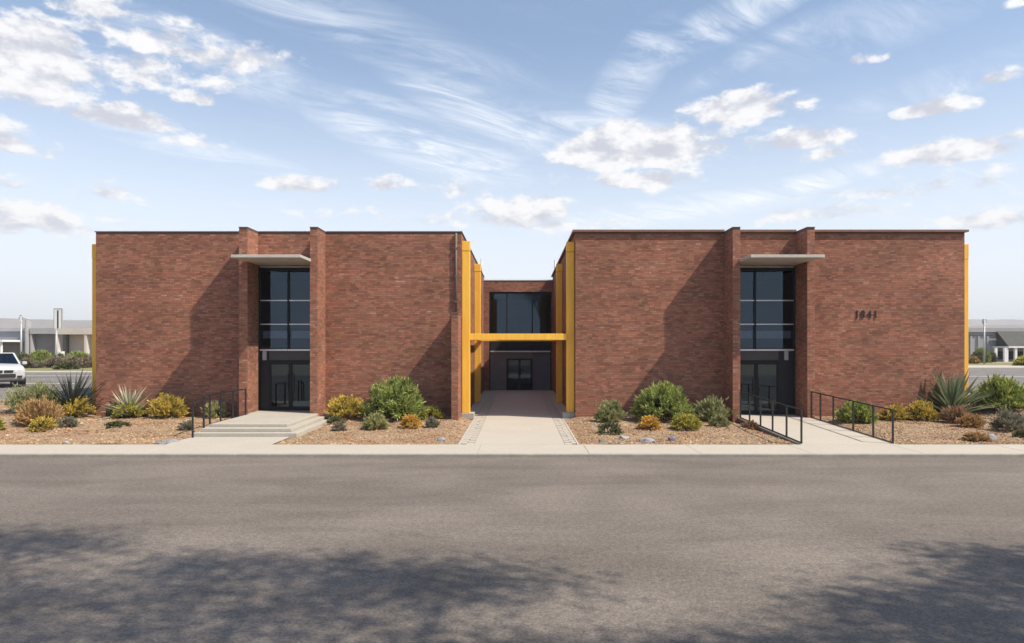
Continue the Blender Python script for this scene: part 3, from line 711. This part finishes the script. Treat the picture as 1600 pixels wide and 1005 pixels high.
# between the walkway and the ramp
shrub('sage', 930, 977, 624, 659, 'loose sage green shrub nearest the right side of the walkway')
shrub('dark', 929, 976, 658, 678, 'low dark green and brown plant in front of the sage shrub')
shrub('green', 989, 1081, 596, 657, 'big dark green needle bush right of the walkway')
shrub('golden', 996, 1033, 648, 671, 'compact golden ball shrub in front of the right needle bush')
shrub('lime', 1048, 1096, 644, 671, 'olive yellow mound right of the right golden ball')
shrub('sage', 1083, 1138, 619, 658, 'grey green upright shrub beside the left pier of the right entrance')
shrub('sage', 1109, 1141, 646, 666, 'small green shrub in front of the grey green upright shrub')
shrub('brown', 1157, 1188, 657, 671, 'small dark brown tuft beside the left ramp handrail')
# right bed
shrub('bright', 1309, 1366, 628, 660, 'rounded green shrub seen through the right ramp handrail')
shrub('yellow', 1374, 1421, 631, 657, 'yellow shrub behind the front post of the right ramp handrail')
shrub('yellow', 1414, 1464, 625, 657, 'bigger yellow shrub left of the large agave')
shrub('brown', 1469, 1516, 631, 661, 'rust brown shrub at the foot of the large agave')
shrub('tan', 1494, 1537, 645, 667, 'pale tan shrub right of the rust brown one')
shrub('bright', 1524, 1604, 587, 640, 'large bright green leafy shrub at the right corner of the gravel')
shrub('grey', 1547, 1604, 621, 658, 'grey twiggy shrub below the bright green leafy shrub')
shrub('grey', 1578, 1612, 640, 667, 'low grey shrub cut by the right edge of the photo')
shrub('golden', 1584, 1612, 616, 638, 'orange flowering shrub at the right edge of the photo')
shrub('tan', 1506, 1546, 675, 690, 'flat tan ground plant left of the round grey rock')
shrub('dark', 1582, 1612, 672, 684, 'flat dark green ground plant at the right edge')

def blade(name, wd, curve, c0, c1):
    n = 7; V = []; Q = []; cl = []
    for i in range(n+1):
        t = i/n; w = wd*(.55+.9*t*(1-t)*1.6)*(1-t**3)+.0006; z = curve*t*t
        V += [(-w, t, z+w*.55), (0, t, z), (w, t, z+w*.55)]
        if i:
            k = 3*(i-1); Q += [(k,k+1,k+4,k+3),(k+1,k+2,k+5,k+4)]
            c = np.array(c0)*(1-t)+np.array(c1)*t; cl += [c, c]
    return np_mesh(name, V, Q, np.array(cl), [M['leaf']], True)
def agave(label, cx, base, nleaf, L, wd, c0, c1, seed, name='agave', lo=8, hi=85):
    rng = random.Random(seed); X, D, z = basept(cx, base)
    r = thing(name, label, name, (X, D, z), 'spiky rosette plants in the gravel')
    ms_ = [blade('leaf', wd, cv_, c0, c1) for cv_ in (-.16, -.05, .04)]
    for i in range(nleaf):
        o = bpy.data.objects.new('leaf', ms_[rng.randrange(3)]); C.objects.link(o); o.parent = r
        t = i/nleaf; e = R(lo + (hi-lo)*t**.85 + rng.uniform(-6, 6)); l = L*(.78+.3*rng.random())*(1-.12*t)
        o.rotation_euler = Euler((e, rng.uniform(-.3,.3), i*2.39996 + rng.uniform(-.2,.2)), 'XYZ'); o.scale = (l, l, l)
        o.location = (0, 0, .04+.12*t*L)
    return r
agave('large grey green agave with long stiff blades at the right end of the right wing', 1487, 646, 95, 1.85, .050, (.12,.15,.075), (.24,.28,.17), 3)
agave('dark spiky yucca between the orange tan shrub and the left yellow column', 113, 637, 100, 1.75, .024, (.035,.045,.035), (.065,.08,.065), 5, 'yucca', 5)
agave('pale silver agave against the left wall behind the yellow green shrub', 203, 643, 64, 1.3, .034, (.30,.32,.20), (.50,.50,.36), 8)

# ------------------------------------------------------------------ rocks
def rock(bx, by, w, h, col, label):
    col = tuple(c_*.72 for c_ in col)
    D = (CAMH-.1)*F/(by-HOR); X = (bx-VPX)*D/F; z = bedz(X, D)
    bm = bmesh.new(); bmesh.ops.create_icosphere(bm, subdivisions=3, radius=1)
    sx, sz = w*D/F/2, h*D/F*.62
    for v in bm.verts:
        k = 1+.34*mnoise.noise(v.co*1.5+Vector((bx, by, 0)))+.10*mnoise.noise(v.co*3.1+Vector((by, bx, 0)))
        v.co = Vector((v.co.x*sx*k, v.co.y*sx*.8*k, v.co.z*sz*k+sz*.5))
    me = bpy.data.meshes.new('rock'); bm.to_mesh(me); bm.free()
    ca = me.attributes.new('Col', 'FLOAT_COLOR', 'FACE'); ca.data.foreach_set('color', np.tile(np.array([*col,1], np.float32), len(me.polygons)))
    me.polygons.foreach_set('use_smooth', np.ones(len(me.polygons), bool)); me.materials.append(M['rock'])
    tag(link('rock', me, None, (X, D, z-.02)), label, 'rock', 'loose rocks in the gravel')
rock(1548, 688, 18, 12, (.36,.36,.39), 'round grey rock near the right edge by the sidewalk')
rock(1050, 688, 12, 9, (.24,.22,.32), 'small round purple rock in the gravel right of the walkway')
rock(1012, 690, 24, 8, (.38,.36,.38), 'long flat grey rock right of the walkway')
rock(974, 687, 16, 8, (.44,.41,.37), 'pale angular rock left of the long flat grey rock')
rock(941, 691, 12, 5, (.22,.26,.28), 'low dark bluish stone nearest the walkway border')
rock(515, 657, 24, 9, (.36,.33,.31), 'flat grey rock at the foot of the pier right of the steps')
rock(690, 688, 14, 6, (.36,.37,.42), 'pale blue grey stone left of the walkway')
rock(103, 692, 10, 6, (.40,.40,.42), 'small pale stone at the front of the left gravel bed')
rock(268, 690, 26, 7, (.33,.33,.36), 'flat blue grey rock left of the path to the steps')
rock(250, 692, 16, 5, (.26,.28,.33), 'low dark blue grey stone left of the flat rock')
rock(166, 643, 18, 8, (.42,.40,.30), 'pale rounded stone at the bottom of the left wall corner')
rock(990, 655, 34, 6, (.40,.34,.28), 'long low tan rock against the wall left of the right needle bush')

# ------------------------------------------------------------------ side streets behind
gz = lambda x, D: -.06 + rise(x, D)
for s in (-1, 1):
    D0, D1 = (28.2, 51.5) if s < 0 else (31.5, 62)
    xs = np.linspace(18.6, 95, 26)*s; xs.sort()
    grid('side_street', list(xs), list(np.linspace(D0, D1, 14)), lambda x, y: gz(x, y)+.035, M['asphalt_back'], kind='structure')
    ko = BX('far_kerb', M['concrete'], None, *sorted((18.6*s, 95*s)), D1, D1+.22, .6, .98, .02); ko['kind'] = 'structure'
    fo = BX('far_sidewalk', M['concrete'], None, *sorted((18.6*s, 95*s)), D1+.23, D1+(2.2 if s < 0 else 7.0), .6, .965); fo['kind'] = 'structure'
    go = BX('grass_verge', M['grassland'], None, *sorted((17*s, 130*s)), D1+(2.21 if s < 0 else 7.01), D1+(13 if s < 0 else 18), .6, .95); go['kind'] = 'structure'
nk = MB()
for i in range(12):
    xa, xb = -19.6-i*2, -19.6-(i+1)*2
    za, zb_ = gz(xa, 28.1), gz(xb, 28.1)
    nk.prism([(xa,27.95,za-.1),(xa,28.2,za-.1),(xa,28.2,za+.16),(xa,27.95,za+.16)], (xb-xa, 0, zb_-za))
tag(nk.build('near_kerb', M['concrete']), kind='structure')
for (xa, xb, ya) in ((-45, -24.6, 37.4), (-45, -22, 47.0), (22, 60, 46.0)):
    m_ = BX('parking_line', M['paintw'], None, xa, xb, ya, ya+.13, .85, .884); m_['kind'] = 'structure'

# ------------------------------------------------------------------ far buildings
def fx(x, D): return (x-VPX)*D/F
def fzz(y, D): return CAMH+(HOR-y)*D/F
D = 86.
bl = thing('warehouse', 'low blue grey building behind the silver car, with a white flat canopy', 'building', (fx(10,D), D, .9))
x0, x1 = fx(-120, D), fx(48.5, D)
BX('wall', M['bluegrey'], bl, x0, x1, D, D+14, .6, fzz(518, D)); BX('roof_band', M['grey_paint'], bl, x0-.1, x1, D-.25, D+14.1, fzz(518,D)+.005, fzz(512.5,D))
cp = BX('canopy', M['white'], bl, fx(-60,D), fx(41,D), D-4, D-.01, fzz(534.5,D), fzz(531.5,D))
for xx in (-30, 3): BX('canopy_post', M['white'], cp, fx(xx,D-3.5)-.1, fx(xx,D-3.5)+.1, D-3.7, D-3.5, .6, fzz(534.5,D)-.01)
BX('door_opening', M['panel_dark'], bl, fx(-24,D), fx(-6,D), D-.05, D-.004, .9, fzz(538,D)); BX('wall_panel', M['mid_stucco'], bl, fx(4,D), fx(28,D), D-.06, D-.004, .9, fzz(536,D))
bl = thing('warehouse', 'flat grey warehouse with a recessed dark wall behind the sign pole', 'building', (fx(78,D), D, .9))
BX('pillar', M['grey_paint'], bl, fx(49.6,D), fx(51.6,D), D-1.2, D-.3, .6, fzz(500,D))
BX('roof_band', M['grey_paint'], bl, fx(53.3,D), fx(105.5,D), D-.8, D+14, fzz(522,D), fzz(513,D)); BX('wall', M['mid_stucco'], bl, fx(53.3,D), fx(105,D), D, D+14, .6, fzz(522,D)-.005)
for xx in (53.5, 102): BX('pillar', M['grey_paint'], bl, fx(xx,D), fx(xx+2.2,D), D-.75, D-.05, .6, fzz(522,D)-.005)
bl = thing('warehouse', 'cream framed building nearest the left wing, with a pale shaded front', 'building', (fx(130,D), D, .9))
BX('roof_band', M['cream'], bl, fx(106,D), fx(215,D), D-2.4, D+12, fzz(523,D), fzz(513,D)); BX('wall', M['cream'], bl, fx(106.5,D), fx(214,D), D+.2, D+12, .6, fzz(523,D)-.005)
for xx in (106, 150, 210): BX('pillar', M['cream'], bl, fx(xx,D), fx(xx+3.6,D), D-2.35, D-1.7, .6, fzz(523,D)-.005)
BX('low_wall', M['white'], bl, fx(109.8,D), fx(116,D), D-2.3, D-1.8, .6, fzz(549,D))
D = 92.
bl = thing('shop_building', 'grey store with a dark sloping roof over a white columned porch on the right', 'building', (fx(1580,D), D, .9))
BX('wall', M['grey_paint'], bl, fx(1440,D), fx(1760,D), D, D+16, .6, fzz(519,D)); BX('roof_band', M['grey_paint'], bl, fx(1439,D), fx(1761,D), D-.3, D+16.2, fzz(519,D)+.005, fzz(512.5,D))
BX('trim', M['mid_stucco'], bl, fx(1440,D), fx(1550,D), D-.12, D-.005, fzz(525,D), fzz(523,D))
for xx in (1515, 1527, 1541): BX('pilaster', M['grey_paint'], bl, fx(xx,D), fx(xx,D)+.25, D-.16, D-.005, .7, fzz(525.5,D))
z0, z1 = fzz(541,D), fzz(518,D)
MB().prism([(fx(1551,D), D-3, z0), (fx(1554,D), D-.4, z1), (fx(1554,D), D-.35, z0)], (fx(1700,D)-fx(1551,D), 0, 0)).build('sloping_roof', pm('dark_shingle', (.055,.055,.05), .8, .2, 2), bl)
BX('fascia', M['white'], bl, fx(1549,D), fx(1701,D), D-3.3, D-.02, z0-.22, z0-.01)
for xx in (1553.5, 1568, 1584.5, 1600, 1620, 1640): BX('porch_post', M['white'], bl, fx(xx,D-3), fx(xx,D-3)+(.28 if xx != 1568 else .5), D-3.2, D-2.9, .6, z0-.225)
for xx in (1557, 1572, 1588, 1604): fw = BX('window', M['panel_dark'], bl, fx(xx,D), fx(xx+11,D), D-.06, D-.006, 1.1, z0-.7)

# street furniture behind
D = 62.
sg = thing('sign_post', 'tall white sign panel with a black bar on a thin grey pole', 'sign', (fx(89,D), D, .9))
MB().tube([(fx(88.5,D), D, .8), (fx(88.5,D), D, fzz(514,D))], .055, 8).build('pole', M['galv'], sg, smooth=True)
BX('panel', M['white'], sg, fx(85.5,D), fx(96.8,D), D-.06, D+.06, fzz(513.5,D), fzz(483,D))
fm = BX('frame', M['grey_paint'], sg, fx(84.6,D), fx(85.4,D), D-.08, D+.08, fzz(513.5,D), fzz(482,D)); BX('frame', M['grey_paint'], sg, fx(96.9,D), fx(97.7,D), D-.08, D+.08, fzz(513.5,D), fzz(482,D)); BX('frame', M['grey_paint'], sg, fx(85.45,D), fx(96.85,D), D-.08, D+.08, fzz(482.9,D), fzz(482,D))
BX('black_bar', M['black'], sg, fx(90,D), fx(92.2,D), D-.072, D-.062, fzz(513,D), fzz(485,D))
def ringlamp(xp, D, ytop, ring, label):
    lp = thing('street_lamp', label, 'street lamp', (fx(xp,D), D, .9), 'ring topped street lamps')
    zt = fzz(ytop+8, D); xx = fx(xp, D)
    MB().tube([(xx,D,.8),(xx,D,zt-.3)], [.10,.07], 8).build('pole', M['galv'], lp, smooth=True)
    r_ = ring*D/F; pts = [(xx+r_*math.cos(a_)*.8, D, zt+r_*.5+r_*1.2*math.sin(a_)) for a_ in np.linspace(0, 6.283, 17)]
    MB().tube(pts, .06, 6).build('lamp_ring', M['galv'], lp); BX('lamp_head', M['white'], lp, xx-.09, xx+.09, D-.09, D+.09, zt-.32, zt+r_*1.2)
    return lp
l1 = ringlamp(33, 70., 490, 3.3, 'ring topped street lamp with a side arm on the left behind the car')
MB().tube([(fx(35,70),70,fzz(497,70)), (fx(43,70),70,fzz(499,70)), (fx(50,70),70,fzz(501,70))], .04, 6).build('arm', M['galv'], l1)
ringlamp(1538, 74., 496, 3.6, 'ring topped street lamp on the right in front of the grey store')

# shrubs along the far verges
gb = 'shrubs along the far verge'
far = [('dark',18,52,549,570,66,'mid green hedge shrub left of the white pillar'),('green',48,78,547,571,67,'dark green bush under the white pillar'),('dark',76,112,550,570,68,'green hedge shrub behind the sign pole'),
       ('green',106,140,547,568,69,'green bush in front of the cream building'),('dark',136,170,551,568,69,'green bush disappearing behind the left wing'),
       ('dry',33,54,564,579,61,'brown rounded shrub right of the car hood'),('grey',52,64,568,579,61,'small grey rounded shrub beside the brown one'),
       ('dry',66,102,562,579,62,'dusty pinkish brown shrub left of the sign pole base'),('dry',96,126,560,578,62,'dusty pinkish brown shrub right of the sign pole base'),('dry',122,150,560,578,62,'dusty brown shrub by the left end of the brick wing'),
       ('dark',86,124,569,582,58,'low green shrub in front of the sign pole'),
       ('dark',1518,1540,543,563,80,'dark green bush left of the right street lamp'),('green',1524,1543,541,562,82,'mid green bush behind the right street lamp'),('dark',1540,1556,546,563,82,'dark bush beside the store porch'),
       ('tan',1516,1528,556,566,76,'small tan shrub by the right yellow column'),('lime',1586,1622,555,570,68,'rounded olive shrub at the right edge by the far sidewalk')]
for (k_, a_, c_, tp, bs, D, lab) in far:
    shrub(k_, a_, c_, tp, bs, lab, group=gb, at=(D, .93), dens=.8, scale_leaf=2.3)

# silver car, nose towards the camera
def car(label, cx, cy, cz, heading):
    r = thing('car', label, 'car', (cx, cy, cz)); r['wl'] = [0, 0, 0]; r.rotation_euler = (0, 0, heading)
    paint = pm('car_paint', (.50,.51,.53), .28, .0, 1, spec=.6); dark = pm('car_trim', (.02,.02,.022), .5, .1, 5); tyre = pm('tyre', (.02,.02,.02), .85, .1, 8)
    cg = glassmat('car_glass', (.08,.09,.10), 1.6); lampm = pm('lamp_lens', (.55,.57,.6), .15, .0, 1, spec=.8)
    # lower body: stations along y (front at y=0), each (half width, bottom, shoulder, top)
    stn = [(0.0,.80,.46,.78,.93),(.10,.90,.34,.82,1.02),(.45,.95,.30,.86,1.10),(1.25,.97,.30,.90,1.17),(2.4,.98,.30,.92,1.16),(3.8,.98,.32,.94,1.17),(4.55,.95,.36,.95,1.16),(4.75,.86,.46,.90,1.08)]
    V = []; Q = []
    for (yy, hw, zb2, zs, zt2) in stn:
        half = [(hw*.90, zb2), (hw, zb2+.16), (hw*1.0, zs), (hw*.93, zt2-.05), (hw*.80, zt2)]
        V += [(-a2, yy, c2) for a2, c2 in half] + [(0, yy, zt2+.03)] + [(a2, yy, c2) for a2, c2 in half[::-1]]
    n = 11
    for i in range(len(stn)-1):
        for k in range(n-1): Q.append((i*n+k, i*n+k+1, (i+1)*n+k+1, (i+1)*n+k))
        Q.append((i*n+n-1, i*n, (i+1)*n, (i+1)*n+n-1))
    me = bpy.data.meshes.new('body'); me.from_pydata(V, [], Q+[tuple(range(n)), tuple(range((len(stn)-1)*n, len(stn)*n))[::-1]]); me.materials.append(paint); me.polygons.foreach_set('use_smooth', np.zeros(len(me.polygons), bool))
    bm = bmesh.new(); bm.from_mesh(me); bmesh.ops.recalc_face_normals(bm, faces=bm.faces[:]); bm.to_mesh(me); bm.free()
    bo = link('body', me, r)
    md = bo.modifiers.new('round', 'BEVEL'); md.width = .09; md.segments = 3; md.limit_method = 'ANGLE'
    # cabin
    cb = MB(); top = [(-.62,1.95,1.70),(.62,1.95,1.70),(.62,4.2,1.68),(-.62,4.2,1.68)]; bot = [(-.80,1.18,1.16),(.80,1.18,1.16),(.80,4.62,1.14),(-.80,4.62,1.14)]
    tv = [cb.bm.verts.new(p) for p in top]; bv = [cb.bm.verts.new(p) for p in bot]
    cb.bm.faces.new(tv); cb.bm.faces.new(bv[::-1])
    for i in range(4): cb.bm.faces.new((bv[i], bv[(i+1)%4], tv[(i+1)%4], tv[i]))
    cb.build('cabin_glass', cg, r)
    MB().prism([(-.66,1.9,1.685),(.66,1.9,1.685),(.66,4.25,1.665),(-.66,4.25,1.665)], (0,0,.06)).build('roof', paint, r, .02)
    for sx in (-1, 1):
        MB().bar((sx*.81,1.17,1.15), (sx*.64,1.94,1.70), .08, .07).build('pillar', paint, r); MB().bar((sx*.80,2.9,1.15), (sx*.64,2.9,1.69), .07, .09).build('pillar', paint, r); MB().bar((sx*.80,4.6,1.15), (sx*.64,4.22,1.68), .12, .12).build('pillar', paint, r)
        BX('mirror', paint, r, *sorted((sx*.95, sx*1.15)), 1.35, 1.5, 1.12, 1.28, .03)
        hl = MB().prism([(sx*.44,-.02,.76),(sx*.80,.03,.80),(sx*.86,.10,.93),(sx*.46,-.01,.88)], (0,.09,0)).build('headlight', lampm, r)
        fo = MB().box(*sorted((sx*.56, sx*.76)), -.03, .05, .50, .60).build('fog_light', dark, r)
        for yy in (.92, 3.72):
            t_ = MB().tube([(sx*.76, yy, .36), (sx*1.0, yy, .36)], .36, 24).build('wheel', tyre, r); MB().tube([(sx*.995, yy, .36), (sx*1.012, yy, .36)], .24, 18).build('rim', M['alu'], t_)
            MB().tube([(sx*.74, yy, .40), (sx*.985, yy, .40)], .43, 24).build('wheel_arch', dark, r)
    BX('grille', dark, r, -.40, -.03, -.045, .05, .76, .88, .02); BX('grille', dark, r, .03, .40, -.045, .05, .76, .88, .02)
    BX('lower_grille', dark, r, -.50, .50, -.05, .05, .52, .70, .02); BX('bumper', dark, r, -.86, .86, -.03, .25, .30, .40, .03)
    return r
car('silver grey car facing the street at the left edge of the photo', -25.75, 33.6, .88, R(44))

# ------------------------------------------------------------------ hills
def ridge(name, D, depth, hf, mat):
    xs = np.linspace(-D*1.9, D*1.9, 240); ys = np.linspace(0, 1, 7)
    V = []; 
    for t in ys:
        for x in xs: V.append((x, D+t*depth, -5 + (hf(x)+5)*math.sin(min(1, t*1.6)*math.pi/2)**1.2*(1 if t < .7 else 1-.5*(t-.7)/.3) + (0 if t in (0,) else 3*mnoise.noise((x*.01, t*3, 0)))))
    n = len(xs); i = np.arange((len(ys)-1)*n).reshape(len(ys)-1, n)[:, :-1].ravel()
    tag(link(name, np_mesh(name, V, np.stack([i,i+1,i+n+1,i+n],1), None, [mat], True)), kind='structure')
ridge('hills', 1500, 420, lambda x: 62 + (x/1500+.4)*-28 + 9*mnoise.noise((x*.0021, 2, 0)) + 4*mnoise.noise((x*.009, 5, 0)) if x < 0 else 44 + 16*sst((x-600)/900) + 8*mnoise.noise((x*.0023, 2, 0)) + 3*mnoise.noise((x*.009, 5, 0)), M['hill'])
ridge('far_hills', 2500, 600, lambda x: 112 + 10*mnoise.noise((x*.0013, 9, 0)) + 5*mnoise.noise((x*.006, 1, 0)), M['hill'])

# ------------------------------------------------------------------ trees behind the camera, whose crowns shade the road
def tree(label, bx, by, crown, seed, n=9000):
    """crown: list of (centre, radius xyz) clumps"""
    rng = np.random.default_rng(seed); rd = random.Random(seed)
    r = thing('street_tree', label, 'tree', (bx, by, 0), 'trees across the street'); r['wl'] = [0,0,0]
    cz = min(c[0][2] for c in crown)*.55
    tk = MB(); tk.tube([(0,0,-.1),(.05,.03,cz*.5),(0.1,0,cz)], [.30,.22,.18], 10)
    for (c, rad) in crown:
        e = Vector(c)-Vector((bx,by,0)); m_ = Vector((.1,0,cz)).lerp(e, .5)+Vector((rd.uniform(-.4,.4), rd.uniform(-.4,.4), .5))
        tk.tube([(.1,0,cz-.05), m_, e], [.13,.08,.03], 6)
    tk.build('trunk', M['bark'], r)
    P = []; per = n//len(crown)
    for (c, rad) in crown:
        c = np.array(c)-np.array((bx,by,0)); k = per//22
        cc = rng.normal(0,1,(k,3)); cc = cc/np.linalg.norm(cc,axis=1,keepdims=True)*rng.random((k,1))**.4*np.array(rad)+c
        P.append((cc[:,None]+rng.normal(0,.42,(k,22,3))).reshape(-1,3))
    P = np.concatenate(P); m_ = len(P)
    dr_ = nrm(rng.normal(0,1,(m_,3)))*.12; sd = nrm(np.cross(dr_, rng.normal(0,1,(m_,3))))*.05
    V = np.stack([P, P+dr_*.5+sd, P+dr_, P+dr_*.5-sd],1).reshape(-1,3)
    col = np.array([(.06,.10,.03),(.08,.12,.035)])[rng.integers(0,2,m_)]*rng.uniform(.7,1.3,(m_,1))
    link('crown', np_mesh('crown', V, np.arange(m_*4).reshape(-1,4), col, [M['leaf']]), r)
def over(sx, sy, z):                      # point at height z whose shadow falls on (sx, sy)
    k = z/-SUN.z; return (sx - SUN.x*k, sy - SUN.y*k, z)
tree('tall street tree across the street whose crown shades the near road on the left', 3.6, -4.5,
     [(over(-7.6,10.2,11.2),(1.7,.35,.5)), (over(-3.5,9.0,11),(2.2,.4,.6)), (over(-.9,8.6,10.5),(1.8,.45,.6)), (over(-6.3,7.9,10.3),(1.9,.8,.8)), (over(-2.6,7.7,10),(2.2,.7,.8)), (over(-5.0,6.6,9.8),(2.6,.8,.9)),
      (over(-1.0,6.2,9.5),(2.0,.6,.9)), (over(-3,5.2,9.2),(3.0,1.2,1.0)), (over(1.4,5.9,9.3),(1.8,.5,.7)), (over(2.6,6.3,9.2),(.9,.3,.5))], 21, 17000)
tree('street tree across the street whose crown shades the near road on the right', 14.5, -2.5,
     [(over(6.9,9.2,9),(1.0,.35,.5)), (over(6.2,8.2,9),(1.3,.35,.6)), (over(4.6,7.6,8.8),(1.1,.3,.6)), (over(6.6,7.1,8.6),(1.7,.4,.8)), (over(4.6,6.7,8.4),(1.4,.35,.8)), (over(7.6,6.0,8.2),(2.2,.8,1.0)), (over(4.6,5.6,8.0),(1.6,.5,.8))], 33, 11500)

# ------------------------------------------------------------------ air
hz = bpy.data.materials.new('haze_air'); hz.use_nodes = True; t = hz.node_tree; t.nodes.remove(t.nodes['Principled BSDF'])
pv = t.nodes.new('ShaderNodeVolumePrincipled'); pv.inputs['Color'].default_value = (.94,.96,1,1); pv.inputs['Density'].default_value = .00035; pv.inputs['Anisotropy'].default_value = 0
t.links.new(pv.outputs[0], t.nodes['Material Output'].inputs['Volume'])
ho = BX('haze', hz, None, -5200, 5200, -450, 3800, -8, 150); ho['kind'] = 'stuff'
